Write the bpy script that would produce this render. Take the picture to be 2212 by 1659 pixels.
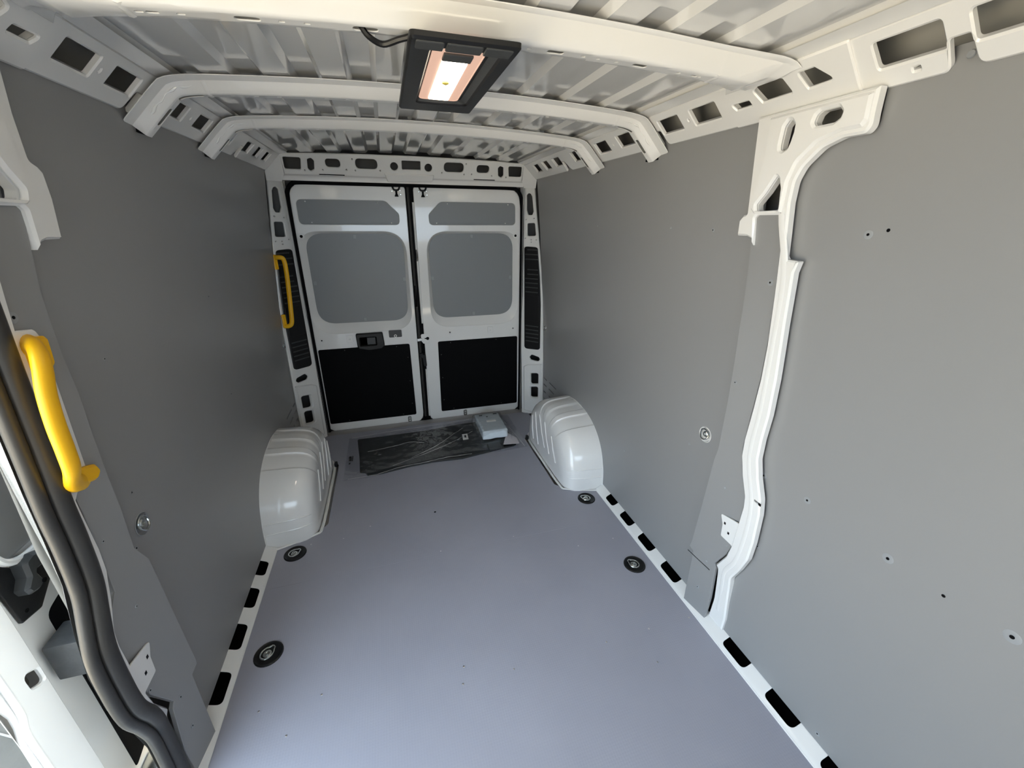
import bpy, bmesh, math, random
from mathutils import Vector, Matrix
from mathutils.geometry import tessellate_polygon
random.seed(7)

# ------------------------------------------------------------------ scene reset
for o in list(bpy.data.objects):
    bpy.data.objects.remove(o, do_unlink=True)
scene = bpy.context.scene
COL = scene.collection

# ------------------------------------------------------------------ camera
def rig(yaw, pitch, roll):
    cy, sy, cp, sp = math.cos(yaw), math.sin(yaw), math.cos(pitch), math.sin(pitch)
    f = Vector((sy*cp, cy*cp, sp)); r0 = Vector((cy, -sy, 0)); u0 = r0.cross(f)
    r = math.cos(roll)*r0 + math.sin(roll)*u0
    u = -math.sin(roll)*r0 + math.cos(roll)*u0
    return r, u, f
cam_data = bpy.data.cameras.new('camera'); cam = bpy.data.objects.new('camera', cam_data); COL.objects.link(cam)
r_, u_, f_ = rig(math.radians(16.526), math.radians(-21.905), math.radians(.395))
M = Matrix((r_, u_, -f_)).transposed().to_4x4(); M.translation = Vector((-.203, 0, 1.493)); cam.matrix_world = M
cam_data.sensor_fit = 'HORIZONTAL'; cam_data.sensor_width = 36; cam_data.lens = 36*879.3/2212
cam_data.clip_start = .02
scene.camera = cam

# ------------------------------------------------------------------ sky, sun, exposure
world = bpy.data.worlds.new('world'); scene.world = world; world.use_nodes = True
bg = world.node_tree.nodes['Background']
bg.inputs[0].default_value = (.69, .845, 1.0, 1); bg.inputs[1].default_value = 4.1
sun_data = bpy.data.lights.new('sun', 'SUN'); sun = bpy.data.objects.new('sun', sun_data); COL.objects.link(sun)
sun_data.energy = 44; sun_data.angle = math.radians(1.5); sun_data.color = (1, .90, .72)
sun.rotation_euler = Vector((-.55, -.35, -1.0)).to_track_quat('-Z', 'Y').to_euler()
vs = scene.view_settings
scene.display_settings.display_device = 'sRGB'
vs.view_transform = 'Standard'; vs.look = 'None'; vs.gamma = 1.0; vs.use_curve_mapping = False
vs.exposure = 0.75

# ------------------------------------------------------------------ materials
def mat(name, col, rough=.5, metal=0., coat=0., spec=.5, var=.04, scale=8., bump=0., bscale=200., coat_rough=.05):
    m = bpy.data.materials.new(name); m.use_nodes = True
    nt = m.node_tree; b = nt.nodes['Principled BSDF']
    b.inputs['Roughness'].default_value = rough; b.inputs['Metallic'].default_value = metal
    b.inputs['Coat Weight'].default_value = coat; b.inputs['Coat Roughness'].default_value = coat_rough
    b.inputs['Specular IOR Level'].default_value = spec
    tc = nt.nodes.new('ShaderNodeTexCoord')
    n = nt.nodes.new('ShaderNodeTexNoise'); n.inputs['Scale'].default_value = scale; n.inputs['Detail'].default_value = 5
    nt.links.new(tc.outputs['Object'], n.inputs['Vector'])
    mx = nt.nodes.new('ShaderNodeMix'); mx.data_type = 'RGBA'
    mx.inputs[6].default_value = (*[c*(1-var) for c in col], 1); mx.inputs[7].default_value = (*[min(1, c*(1+var)) for c in col], 1)
    nt.links.new(n.outputs['Fac'], mx.inputs[0]); nt.links.new(mx.outputs[2], b.inputs['Base Color'])
    if bump:
        n2 = nt.nodes.new('ShaderNodeTexNoise'); n2.inputs['Scale'].default_value = bscale
        nt.links.new(tc.outputs['Object'], n2.inputs['Vector'])
        bp = nt.nodes.new('ShaderNodeBump'); bp.inputs['Strength'].default_value = bump; bp.inputs['Distance'].default_value = .002
        nt.links.new(n2.outputs['Fac'], bp.inputs['Height']); nt.links.new(bp.outputs['Normal'], b.inputs['Normal'])
    return m
PAINT = mat('white_paint', (.82, .81, .785), .25, coat=.7, var=.012, scale=3, bump=.03, bscale=25)
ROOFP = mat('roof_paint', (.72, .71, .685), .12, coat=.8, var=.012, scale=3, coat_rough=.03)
PLY = mat('grey_laminate', (.272, .271, .268), .36, var=.03, scale=2.2, bump=.06, bscale=160, spec=.6)
DOORGREY = mat('grey_door_board', (.235, .245, .255), .38, var=.03, scale=2.5)
BLACK = mat('black_board', (.004, .004, .0045), .55, var=.1, spec=.06)
PLASTIC = mat('black_plastic', (.008, .008, .0085), .38, spec=.35, var=.1, bump=.1, bscale=300)
DARKGREY = mat('dark_grey_plastic', (.045, .047, .048), .42, var=.12, bump=.15, bscale=120)
RUBBER = mat('rubber_seal', (.032, .030, .027), .42, var=.15, scale=12, bump=.15, bscale=90)
FOAM = mat('foam_block', (.05, .053, .056), .55, var=.35, scale=40, bump=.8, bscale=60)
YELLOW = mat('yellow_plastic', (.90, .48, .004), .42, var=.02, bump=.05, bscale=200)
STEEL = mat('zinc_steel', (.62, .64, .62), .24, metal=1, var=.06, scale=20)
CAVSHADE = mat('cavity_primer', (.09, .09, .088), .5, var=.1)  # dark tone put in as the shade inside cavities behind the holes
CAVSHADEL = mat('cavity_primer_light', (.40, .39, .36), .45, var=.06)  # mid tone, part of the cavity shade is in the colour
CAP = mat('screw_cap_grey', (.30, .31, .32), .35, var=.05)
SCREW = mat('screw_steel', (.7, .7, .7), .3, metal=1)
SILL = mat('sill_plate', (.33, .31, .295), .4, var=.06)
CARDW = mat('white_wrap', (.72, .78, .82), .22, coat=.6, var=.1, scale=30, bump=.7, bscale=28)
PAPER = mat('printed_paper', (.62, .58, .60), .6, var=.25, scale=160)
LABEL = mat('white_label', (.85, .84, .82), .5)
INK = mat('black_ink', (.02, .02, .02), .5)
GLUE_GLINT = mat('clear_sealant', (.88, .88, .86), .10, coat=1, var=.05)  # real sealant on the bows, painted highlights on the bag film
MATB = mat('black_mat', (.022, .025, .027), .42, var=.3, scale=9, bump=.3, bscale=40)

def floor_material():
    m = bpy.data.materials.new('floor_phenolic'); m.use_nodes = True; nt = m.node_tree; b = nt.nodes['Principled BSDF']
    tc = nt.nodes.new('ShaderNodeTexCoord')
    n = nt.nodes.new('ShaderNodeTexNoise'); n.inputs['Scale'].default_value = 2.0; n.inputs['Detail'].default_value = 6
    nt.links.new(tc.outputs['Object'], n.inputs['Vector'])
    cr = nt.nodes.new('ShaderNodeValToRGB')
    cr.color_ramp.elements[0].position = .3; cr.color_ramp.elements[0].color = (.330, .332, .385, 1)
    cr.color_ramp.elements[1].position = .75; cr.color_ramp.elements[1].color = (.378, .380, .435, 1)
    nt.links.new(n.outputs['Fac'], cr.inputs['Fac']); nt.links.new(cr.outputs['Color'], b.inputs['Base Color'])
    vo = nt.nodes.new('ShaderNodeTexVoronoi'); vo.inputs['Scale'].default_value = 120; vo.inputs['Randomness'].default_value = .12
    nt.links.new(tc.outputs['Object'], vo.inputs['Vector'])
    n3 = nt.nodes.new('ShaderNodeTexNoise'); n3.inputs['Scale'].default_value = 14; n3.inputs['Detail'].default_value = 6
    nt.links.new(tc.outputs['Object'], n3.inputs['Vector'])
    mr = nt.nodes.new('ShaderNodeMapRange'); mr.inputs['To Min'].default_value = .30; mr.inputs['To Max'].default_value = .50
    nt.links.new(n3.outputs['Fac'], mr.inputs['Value']); nt.links.new(mr.outputs['Result'], b.inputs['Roughness'])
    bp = nt.nodes.new('ShaderNodeBump'); bp.inputs['Strength'].default_value = .22; bp.inputs['Distance'].default_value = .0012
    nt.links.new(vo.outputs['Distance'], bp.inputs['Height']); nt.links.new(bp.outputs['Normal'], b.inputs['Normal'])
    return m
FLOORM = floor_material()
def emit_mat(name, col, strength, base=1.):
    m = bpy.data.materials.new(name); m.use_nodes = True; b = m.node_tree.nodes['Principled BSDF']
    b.inputs['Base Color'].default_value = (*[c*base for c in col], 1); b.inputs['Emission Color'].default_value = (*col, 1)
    b.inputs['Emission Strength'].default_value = strength; return m
LENS = emit_mat('lamp_lens', (1, .62, .46), .42, .12)
TUBE = emit_mat('lamp_tube', (1, .86, .68), 8)
def film_material():
    m = bpy.data.materials.new('clear_film'); m.use_nodes = True; nt = m.node_tree
    nt.nodes.remove(nt.nodes['Principled BSDF']); out = nt.nodes['Material Output']
    tr = nt.nodes.new('ShaderNodeBsdfTransparent'); tr.inputs[0].default_value = (.93, .94, .95, 1)
    gl = nt.nodes.new('ShaderNodeBsdfGlossy'); gl.inputs['Roughness'].default_value = .09; gl.inputs[0].default_value = (.9, .9, .9, 1)
    df = nt.nodes.new('ShaderNodeBsdfDiffuse'); df.inputs[0].default_value = (.6, .6, .6, 1)
    m1 = nt.nodes.new('ShaderNodeMixShader'); m1.inputs[0].default_value = .11
    m2 = nt.nodes.new('ShaderNodeMixShader'); m2.inputs[0].default_value = .05
    nt.links.new(tr.outputs[0], m1.inputs[1]); nt.links.new(gl.outputs[0], m1.inputs[2])
    nt.links.new(m1.outputs[0], m2.inputs[1]); nt.links.new(df.outputs[0], m2.inputs[2]); nt.links.new(m2.outputs[0], out.inputs[0])
    return m
FILM = film_material()
def ground_material():
    m = mat('concrete', (.31, .285, .24), .8, var=.2, scale=6, bump=.4, bscale=30); return m
GROUND = ground_material()

# ------------------------------------------------------------------ object helpers
def link(name, bm, m, parent=None, smooth=35):
    me = bpy.data.meshes.new(name)
    bmesh.ops.remove_doubles(bm, verts=bm.verts, dist=1e-6)
    bmesh.ops.recalc_face_normals(bm, faces=bm.faces)
    bm.to_mesh(me); bm.free()
    if m: me.materials.append(m)
    if smooth:
        for p in me.polygons: p.use_smooth = True
        me.set_sharp_from_angle(angle=math.radians(smooth))
    o = bpy.data.objects.new(name, me); COL.objects.link(o)
    if parent: o.parent = parent; o.matrix_parent_inverse = Matrix.Translation(-parent.location)
    return o
def tag(o, label=None, cat=None, group=None, kind=None):
    if label: o['label'] = label
    if cat: o['category'] = cat
    if group: o['group'] = group
    if kind: o['kind'] = kind
    return o
def empty(name, loc=(0, 0, 0)):
    o = bpy.data.objects.new(name, None); COL.objects.link(o); o.location = loc; o.empty_display_size = .05
    return o
def struct(name): return tag(empty(name), kind='structure')

def rnd(pts, r=.01, n=5):
    """round the corners of a polygon; a point may carry its own radius as a third value"""
    out = []; k = len(pts)
    for i in range(k):
        p = Vector(pts[i][:2]); a = Vector(pts[i-1][:2]); b = Vector(pts[(i+1) % k][:2])
        rr = pts[i][2] if len(pts[i]) > 2 else r
        da, db = a-p, b-p
        if rr <= 0 or da.length < 1e-6 or db.length < 1e-6: out.append(tuple(p)); continue
        ang = da.angle(db)
        if ang > math.pi-.06: out.append(tuple(p)); continue
        d = min(rr/math.tan(ang/2), da.length*.48, db.length*.48)
        p0 = p+da.normalized()*d; p1 = p+db.normalized()*d
        for j in range(n+1):
            t = j/n; q = p0*(1-t)**2+p*2*t*(1-t)+p1*t*t
            out.append((q.x, q.y))
    return out
def rect(u0, v0, u1, v1, r=.006, n=5): return rnd([(u0, v0), (u1, v0), (u1, v1), (u0, v1)], r, n)
def ell(cx, cy, a, b=None, n=20):
    b = b or a
    return [(cx+a*math.cos(2*math.pi*i/n), cy+b*math.sin(2*math.pi*i/n)) for i in range(n)]
def area(l): return sum(l[i-1][0]*l[i][1]-l[i][0]*l[i-1][1] for i in range(len(l)))/2
def inset(l, d):
    out = []; k = len(l)
    for i in range(k):
        p = Vector(l[i]); a = p-Vector(l[i-1]); b = Vector(l[(i+1) % k])-p
        if a.length < 1e-9 or b.length < 1e-9: out.append(tuple(p)); continue
        na = Vector((-a.y, a.x)).normalized(); nb = Vector((-b.y, b.x)).normalized()
        m = na+nb
        if m.length < .2: out.append(tuple(p+na*d)); continue
        m.normalize(); c = max(.5, m.dot(na))
        out.append(tuple(p+m*(d/c)))
    return out
def clean(l):
    out = []
    for p in l:
        if not out or (abs(p[0]-out[-1][0])+abs(p[1]-out[-1][1])) > 1e-5: out.append((p[0], p[1]))
    if abs(out[0][0]-out[-1][0])+abs(out[0][1]-out[-1][1]) < 1e-5: out.pop()
    return out
def sheet(outer, holes=(), t=.006, ch=.002, fmap=None, cu=(), cv=(), back=False):
    """a plate with holes: front at w=t, chamfered rim, mapped to space by fmap(u,v,w)"""
    loops = [clean(outer)]+[clean(h) for h in holes]
    if area(loops[0]) < 0: loops[0].reverse()
    for h in loops[1:]:
        if area(h) > 0: h.reverse()
    bm = bmesh.new(); ins = [inset(l, ch) for l in loops]; flat = []; V0 = []
    for l, q in zip(loops, ins):
        a = [bm.verts.new((p[0], p[1], t)) for p in q]
        b = [bm.verts.new((p[0], p[1], t-ch)) for p in l]
        c = [bm.verts.new((p[0], p[1], 0)) for p in l]
        k = len(l)
        for i in range(k):
            j = (i+1) % k
            bm.faces.new((b[i], b[j], a[j], a[i])); bm.faces.new((c[i], c[j], b[j], b[i]))
        V0 += a
    for tri in tessellate_polygon([[Vector((p[0], p[1], 0)) for p in q] for q in ins]):
        vs_ = [V0[i] for i in tri]
        if len(set(vs_)) == 3:
            try: bm.faces.new(vs_)
            except ValueError: pass
    if back:
        off = 0; B = []
        pass
    for x in cu:
        bmesh.ops.bisect_plane(bm, geom=bm.verts[:]+bm.edges[:]+bm.faces[:], plane_co=(x, 0, 0), plane_no=(1, 0, 0), dist=1e-6)
    for y in cv:
        bmesh.ops.bisect_plane(bm, geom=bm.verts[:]+bm.edges[:]+bm.faces[:], plane_co=(0, y, 0), plane_no=(0, 1, 0), dist=1e-6)
    if fmap:
        for v in bm.verts: v.co = Vector(fmap(*v.co))
    return bm
def box(bm, x0, x1, y0, y1, z0, z1, bev=0, seg=2):
    g = bmesh.ops.create_cube(bm, size=1)
    for v in g['verts']:
        v.co = Vector(((x0+x1)/2+v.co.x*(x1-x0), (y0+y1)/2+v.co.y*(y1-y0), (z0+z1)/2+v.co.z*(z1-z0)))
    if bev:
        es = list({e for v in g['verts'] for e in v.link_edges})
        bmesh.ops.bevel(bm, geom=es, offset=bev, segments=seg, profile=.6, affect='EDGES')
    return bm
def quadstrip(rows):
    """grid of points -> faces"""
    bm = bmesh.new(); R = [[bm.verts.new(p) for p in row] for row in rows]
    for i in range(len(R)-1):
        for j in range(len(R[0])-1):
            try: bm.faces.new((R[i][j], R[i][j+1], R[i+1][j+1], R[i+1][j]))
            except ValueError: pass
    return bm
def smooth_path(pts, n=6):
    P = [Vector(p) for p in pts]; P = [P[0]*2-P[1]]+P+[P[-1]*2-P[-2]]; out = []
    for i in range(1, len(P)-2):
        for j in range(n):
            t = j/n; a, b, c, d = P[i-1:i+3]
            out.append(.5*((2*b)+(c-a)*t+(2*a-5*b+4*c-d)*t*t+(3*b-a-3*c+d)*t**3))
    out.append(P[-2]); return out
def tube(path, rad, seg=12, up=(0, 0, 1), flat=1.0, bm=None):
    """sweep; rad = number or list along the path; flat = ratio of the second axis"""
    bm = bm or bmesh.new(); n = len(path); rings = []
    up = Vector(up)
    for i, p in enumerate(path):
        t = (path[min(i+1, n-1)]-path[max(i-1, 0)]).normalized()
        a = t.cross(up)
        if a.length < 1e-4: a = t.cross(Vector((1, 0, 0)))
        a.normalize(); b = t.cross(a).normalized()
        r = rad[i] if isinstance(rad, (list, tuple)) else rad
        rings.append([bm.verts.new(p+a*(r*math.cos(2*math.pi*k/seg))+b*(r*flat*math.sin(2*math.pi*k/seg))) for k in range(seg)])
    for i in range(n-1):
        for k in range(seg):
            bm.faces.new((rings[i][k], rings[i][(k+1) % seg], rings[i+1][(k+1) % seg], rings[i+1][k]))
    bm.faces.new(rings[0]); bm.faces.new(rings[-1]); return bm
def lathe(bm, prof, at, ax, seg=20):
    """prof [(radius, height)] turned round axis ax through at"""
    ax = Vector(ax).normalized(); a = ax.orthogonal().normalized(); b = ax.cross(a); at = Vector(at); rings = []
    for r, h in prof:
        rings.append([bm.verts.new(at+ax*h+(a*math.cos(2*math.pi*k/seg)+b*math.sin(2*math.pi*k/seg))*max(r, 1e-5)) for k in range(seg)])
    for i in range(len(rings)-1):
        for k in range(seg):
            bm.faces.new((rings[i][k], rings[i][(k+1) % seg], rings[i+1][(k+1) % seg], rings[i+1][k]))
    return bm
def interp(x, tab):
    if x <= tab[0][0]: return tab[0][1]
    for (a, b), (c, d) in zip(tab, tab[1:]):
        if x <= c: return b+(d-b)*(x-a)/(c-a)
    return tab[-1][1]
def frange(a, b, d):
    n = int(round((b-a)/d)); return [a+(b-a)*i/n for i in range(n+1)]

# ------------------------------------------------------------------ van geometry: x right, y to the rear, z up
WALL = [(0, .899), (.3, .902), (.74, .900), (.95, .890), (1.1, .880), (1.3, .866), (1.45, .854), (1.6, .840), (1.75, .824), (1.9, .806)]
def wx(z): return interp(z, WALL)
ZC = frange(.05, 1.75, .1)
def wall_map(s, off=0.):
    def f(u, v, w):
        o = off(v) if callable(off) else off
        return (s*(wx(v)-o-w), u, v)
    return f
RAILC = 2.567
def rail_map(s, off=0.):
    def f(u, v, w):
        k = (w+off)*.7071
        return (s*(RAILC-v-k), u, v-k)
    return f
def roof_z(x): return 1.868-.05*x*x
FRONT = -.55

# ---- floor
fl = struct('floor')
def board(y0, y1):
    return sheet([(-.858, y0), (.858, y0), (.858, y1), (-.858, y1)], t=.012, ch=.0004, fmap=lambda u, v, w: (u, v, w-.012))
b1 = link('floor_board', board(FRONT, 1.5482), FLOORM, fl, 0)
# rear board is cut out round the wheel arches
rb = [(-.858, 1.5485), (.858, 1.5485), (.858, 1.80), (.70, 1.84), (.64, 1.92), (.64, 2.50), (.70, 2.60), (.80, 2.66), (.80, 2.90), (.735, 2.93),
      (-.735, 2.93), (-.80, 2.90), (-.80, 2.66), (-.70, 2.60), (-.64, 2.50), (-.64, 1.92), (-.70, 1.84), (-.858, 1.80)]
b2 = link('floor_board', sheet(rb, t=.012, ch=.0004, fmap=lambda u, v, w: (u, v, w-.012)), FLOORM, fl, 0)
bm = bmesh.new(); box(bm, -1.02, 1.02, FRONT, 3.12, -.08, -.06); link('floor_pan', bm, PAINT, fl, 0)
bm = bmesh.new(); box(bm, -.80, .80, 2.925, 3.02, -.035, -.008, .003); link('rear_sill', bm, SILL, fl)
for (x, y) in [(-.427, 1.839), (-.554, 1.783), (-.094, 1.564), (.275, 1.561), (.564, 1.412), (.755, 1.41), (-.704, 1.785), (-.752, 1.03), (-.562, 1.028),
               (-.652, .931), (-.084, .987), (.644, .93), (.456, .927), (.598, .807), (.829, .927), (.087, .929), (-.097, .929)]:
    bm = bmesh.new(); lathe(bm, [(.0034, 0), (.0034, .0008), (.0015, .0018), (0, .0018)], (x, y, 0), (0, 0, 1), 8); link('screw', bm, SCREW, fl)
bm = bmesh.new(); lathe(bm, [(.006, .0002), (.005, .0009), (0, .0009)], (-.088, 1.86, 0), (0, 0, 1), 10); link('plug', bm, BLACK, fl)

# ---- side walls, sill strips, cant rails, pillars (mirrored left and right)
SLITS = [((2.766, .331), (2.831, .331)), ((2.575, .333), (2.722, .336)), ((2.766, .279), (2.832, .279)), ((2.615, .278), (2.720, .277)),
         ((2.773, .221), (2.822, .225)), ((2.664, .221), (2.710, .224)), ((2.760, .166), (2.819, .168))]
def offp(z): return interp(z, [(0, .008), (.20, .010), (.30, .022), (.40, .030), (2, .030)])
PIL_REAR = [(1.042, 1.75), (1.042, 1.659), (1.040, 1.511)]
def strip_profile(s):
    def f(u, v, w):   # u = y, v = 0..1 from floor to wall
        x = .853+v*.050; z = .003+.026*min(1, v*1.1)+w
        return (s*x, u, z)
    return f
ROOT = {}
def noff(y, z=.5): return .012+max(0, y-.88)*interp(z, [(1.15, .12), (1.42, .01)])   # the narrow boards stand off more towards the rear
def narrow_map(s, off=0.): return lambda u, v, w: (s*(wx(v)-noff(u, v)-off-w), u, v)
for s, side in ((1, 'right'), (-1, 'left')):
    W = struct('wall_'+side)
    holes = [rect(min(a[0], b[0]), a[1]-.0045, max(a[0], b[0]), a[1]+.0045, .003, 2) for a, b in SLITS]
    ring_hole = ell(1.108, .737, .027, .030, 20)
    rear = [(1.0, .034), (2.90, .034), (2.90, 1.79), (1.016, 1.79), (1.016, 1.46), (1.0, 1.44)]
    link('wall_board', sheet(rear, holes+[ring_hole], t=.008, ch=.001, fmap=wall_map(s, -.008), cv=ZC), PLY, W, 30)
    # narrow overlapping board beside the door pillar
    if s > 0:
        nb = [(1.026, 1.517), (1.020, 1.448), (1.006, 1.281), (.999, 1.127), (.999, .905), (1.002, .738), (1.009, .695), (1.015, .549), (1.028, .30), (1.034, .270),
              (1.012, .262), (1.005, .006), (.899, .006), (.897, .125), (.906, .277), (.914, .289), (.880, .364), (.862, .44), (.863, .526), (.861, .621), (.870, .657), (.902, .728),
              (.914, .796), (.909, .916), (.902, 1.047), (.901, 1.157), (.909, 1.299), (.913, 1.363), (.915, 1.517)]
    else:
        nb = [(1.018, 1.517), (1.010, 1.446), (.995, 1.36), (.990, 1.24), (.993, 1.163), (.993, 1.067), (1.0, .861), (.998, .747), (1.024, .688), (1.038, .285), (1.036, .272),
              (1.008, .266), (1.001, .006), (.897, .006), (.895, .125), (.917, .270), (.928, .282), (.882, .385), (.868, .44), (.866, .526), (.864, .612), (.874, .657), (.912, .70),
              (.916, .796), (.913, .916), (.908, 1.047), (.907, 1.157), (.909, 1.299), (.913, 1.363), (.915, 1.517)]
    link('wall_board', sheet(nb, t=.010, ch=.001, fmap=narrow_map(s), cv=ZC), PLY, W, 30)
    if s > 0: bm = sheet(rnd([(1.036, .2475), (1.036, .2445), (.926, .2415), (.926, .2455)], 0), t=.0015, ch=.0002, fmap=narrow_map(s, .0095)); link('board_joint', bm, INK, W)
    if s > 0:
        fr = [(FRONT, .034), (.875, .034), (.872, .25), (.85, .36), (.845, .55), (.875, .70), (.885, .9), (.885, 1.35), (.915, 1.41), (.918, 1.54), (.914, 1.594), (.895, 1.632), (.85, 1.668), (.80, 1.682), (.755, 1.683), (.748, 1.692), (.749, 1.79), (FRONT, 1.79)]
        link('wall_board', sheet(fr, t=.008, ch=.001, fmap=wall_map(s, -.008), cv=ZC), PLY, W, 30)
    # outer body skin behind the boards
    bm = bmesh.new(); ya = FRONT if s > 0 else .96
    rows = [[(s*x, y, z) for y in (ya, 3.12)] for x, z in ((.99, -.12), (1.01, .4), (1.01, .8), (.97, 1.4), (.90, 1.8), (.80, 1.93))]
    link('outer_skin', quadstrip(rows), CAVSHADEL, W)
    # screw caps
    caps = ([(1.206, 1.467, .006, 0), (.717, 1.468, .010, 0), (.838, .730, .010, 0), (.689, .743, .010, 0), (.473, .731, .012, 0), (.255, .741, .013, 0), (.791, .477, .006, 0),
             (.453, .063, .007, 0), (1.429, 1.469, .005, 0), (2.025, 1.469, .005, 0), (.929, 1.333, .009, 1), (.983, 1.005, .006, 1), (.885, .399, .005, 1), (.947, .269, .005, 1), (.957, .125, .006, 1), (.943, .614, .005, 1), (1.62, .364, .005, 0), (1.18, .655, .005, 0)]
            if s > 0 else [(.919, 1.330, .010, 1), (1.16, 1.180, .004, 0), (1.11, .835, .004, 0), (.942, .618, .004, 1), (.930, .829, .004, 1), (1.058, .700, .007, 0), (1.864, .80, .004, 0), (.885, .397, .006, 1), (.948, .265, .006, 1), (.943, .145, .006, 1), (1.83, 1.216, .004, 0)])
    for (y, z, r, n) in caps:
        off = noff(y, z)+.010 if n else 0
        c = link('screw_cap', lathe(bmesh.new(), [(r*1.1, -.001), (r*1.05, .0006), (r*.8, .0012), (r*.45, .0009), (0, .0009)], (s*(wx(z)-off), y, z), (-s, 0, 0), 14), CAP, W)
        link('screw_head', lathe(bmesh.new(), [(r*.32, .0005), (r*.3, .0018), (0, .0018)], (s*(wx(z)-off), y, z), (-s, 0, 0), 8), BLACK if r > .0055 or s < 0 else SCREW, c)
    for (y, z) in ([(.678, 1.478), (.362, .731)] if s > 0 else []):
        link('drill_hole', lathe(bmesh.new(), [(.004, .0003), (.003, .0008), (0, .0008)], (s*wx(z), y, z), (-s, 0, 0), 8), BLACK, W)

    # ---- sill strip with slots open to the wall
    B = struct('baseboard_'+side)
    ys = [(1.62, 1.705), (1.45, 1.55), (1.268, 1.376), (1.076, 1.186)] + ([(.694, .797), (.50, .607), (.30, .412), (.1, .21)] if s > 0 else [])
    y0 = FRONT if s > 0 else .86
    out = [(y0, 0), (1.80, 0), (1.80, 1)]
    for a, b in ys: out += [(b, 1), (b, .30, .02), (a, .30, .02), (a, 1)]
    out += [(y0, 1)]
    # u is metres, v is 0..1: scale v so that rounding is even
    out = [(p[0], p[1]*.055)+tuple(p[2:]) for p in out]
    def smap(u, v, w, s=s):
        k = v/.055; x = .853+k*.051; z = .002+.027*k+w
        return (s*x, u, z)
    link('sill_strip', sheet(rnd([p if len(p) > 2 else (p[0], p[1], 0) for p in out], 0, 5), t=.003, ch=.001, fmap=smap, cu=()), PAINT, B)
    link('sill_bead', tube([Vector((s*.858, y0, .003)), Vector((s*.858, 1.0, .003)), Vector((s*.858, 1.40, .003)), Vector((s*.862, 1.80, .003))], .0045, 8), PAINT, B)
    bm = bmesh.new(); box(bm, min(s*.862, s*.90), max(s*.862, s*.90), .895, 1.066, .002, .010, .002); link('sill_overlap', bm, PAINT, B)
    bm = bmesh.new(); box(bm, min(s*.87, s*.985), max(s*.87, s*.985), y0, 1.8, -.055, -.05); link('sill_channel', bm, BLACK, B)  # black sheet standing in for the dark void under the slots

    # ---- cant rail: sloping pressed rail with punched windows
    T = struct('trim_1' if s > 0 else 'trim_2')
    lo = 1.748
    out = [(FRONT, 1.835, 0), (2.935, 1.835, 0), (2.935, lo, 0), (2.375, lo), (2.362, 1.770), (2.362, 1.791, .004), (2.327, 1.791, .006), (2.316, 1.760), (2.300, lo, .012), (1.497, lo, 0), (1.497, 1.790, 0), (1.466, 1.790, .006),
           (1.462, lo, .016), (.79, lo, 0), (.76, lo), (.70, lo), (.64, lo, .014), (.634, 1.790, .006), (.603, 1.790, .006), (.601, lo, .016), (FRONT, lo, 0)]
    H = [rect(1.348, 1.778, 1.456, 1.815, .003), rect(1.180, 1.778, 1.291, 1.815, .004), rect(1.643, 1.778, 1.747, 1.8145, .003), rect(1.830, 1.778, 1.938, 1.8145, .003),
         rect(2.126, 1.778, 2.207, 1.815, .003), rect(2.363, 1.7795, 2.460, 1.8155, .003), rect(2.534, 1.779, 2.621, 1.817, .003), rect(2.693, 1.780, 2.787, 1.8165, .003),
         rect(.639, 1.779, .751, 1.817, .006), rect(.46, 1.779, .599, 1.817, .006), rect(.28, 1.779, .42, 1.817, .006), rect(.10, 1.779, .24, 1.817, .006),
         rnd([(.911, 1.819), (.865, 1.819), (.830, 1.787), (.836, 1.783), (.898, 1.782)], .002), rnd([(1.041, 1.811), (.992, 1.829), (.945, 1.818), (.932, 1.783), (1.025, 1.782)], .002),
         rnd([(1.124, 1.802), (1.057, 1.799), (1.054, 1.782), (1.112, 1.782)], .002), rect(.683, 1.7635, .695, 1.768, .001, 2), ell(1.31, 1.795, .003, n=8), ell(1.79, 1.795, .003, n=8)]
    link('cant_rail', sheet(rnd(out, .008, 5), H, t=.012, ch=.003, fmap=rail_map(s, -.012)), PAINT, T)
    # pressed gusset where the main bow lands on the rail
    g = [(1.140, 1.836), (1.146, 1.802), (1.136, 1.779), (1.136, 1.748), (.788, 1.748), (.788, 1.771), (.784, 1.836)]
    GH = [rnd([(.907, 1.815), (.867, 1.815), (.834, 1.788), (.895, 1.786)], .004), rnd([(1.037, 1.811), (.990, 1.826), (.948, 1.814), (.936, 1.787), (1.023, 1.786)], .004),
          rnd([(1.120, 1.798), (1.061, 1.796), (1.058, 1.786), (1.110, 1.786)], .003)]
    link('rail_gusset', sheet(rnd(g, .004), GH, t=.006, ch=.003, fmap=rail_map(s, 0)), PAINT, T)
    rows = [[(s*x, y, z) for y in (FRONT, 2.935)] for x, z in ((.7325, 1.8345), (.722, 1.838), (.700, 1.842), (.690, 1.8435))]
    link('rail_flange', quadstrip(rows), PAINT, T)
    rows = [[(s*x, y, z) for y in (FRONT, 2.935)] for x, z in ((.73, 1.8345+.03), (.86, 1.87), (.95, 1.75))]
    link('rail_back', quadstrip(rows), CAVSHADEL, T)
    # clip nut plates seen in the notches
    for y in (.618, 1.481):
        link('rail_clip', lathe(bmesh.new(), [(.007, 0), (.006, .002), (.003, .002), (0, .001)], (s*(wx(1.77)-.002), y, 1.77), (-s, 0, 0), 10), CAP, T)

    # ---- door pillar: gusset plate at the top, post, brackets
    Pn = struct('trim_3' if s > 0 else 'trim_4')
    up_out = [(1.042, 1.752, 0), (1.042, 1.659, 0)]
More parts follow.
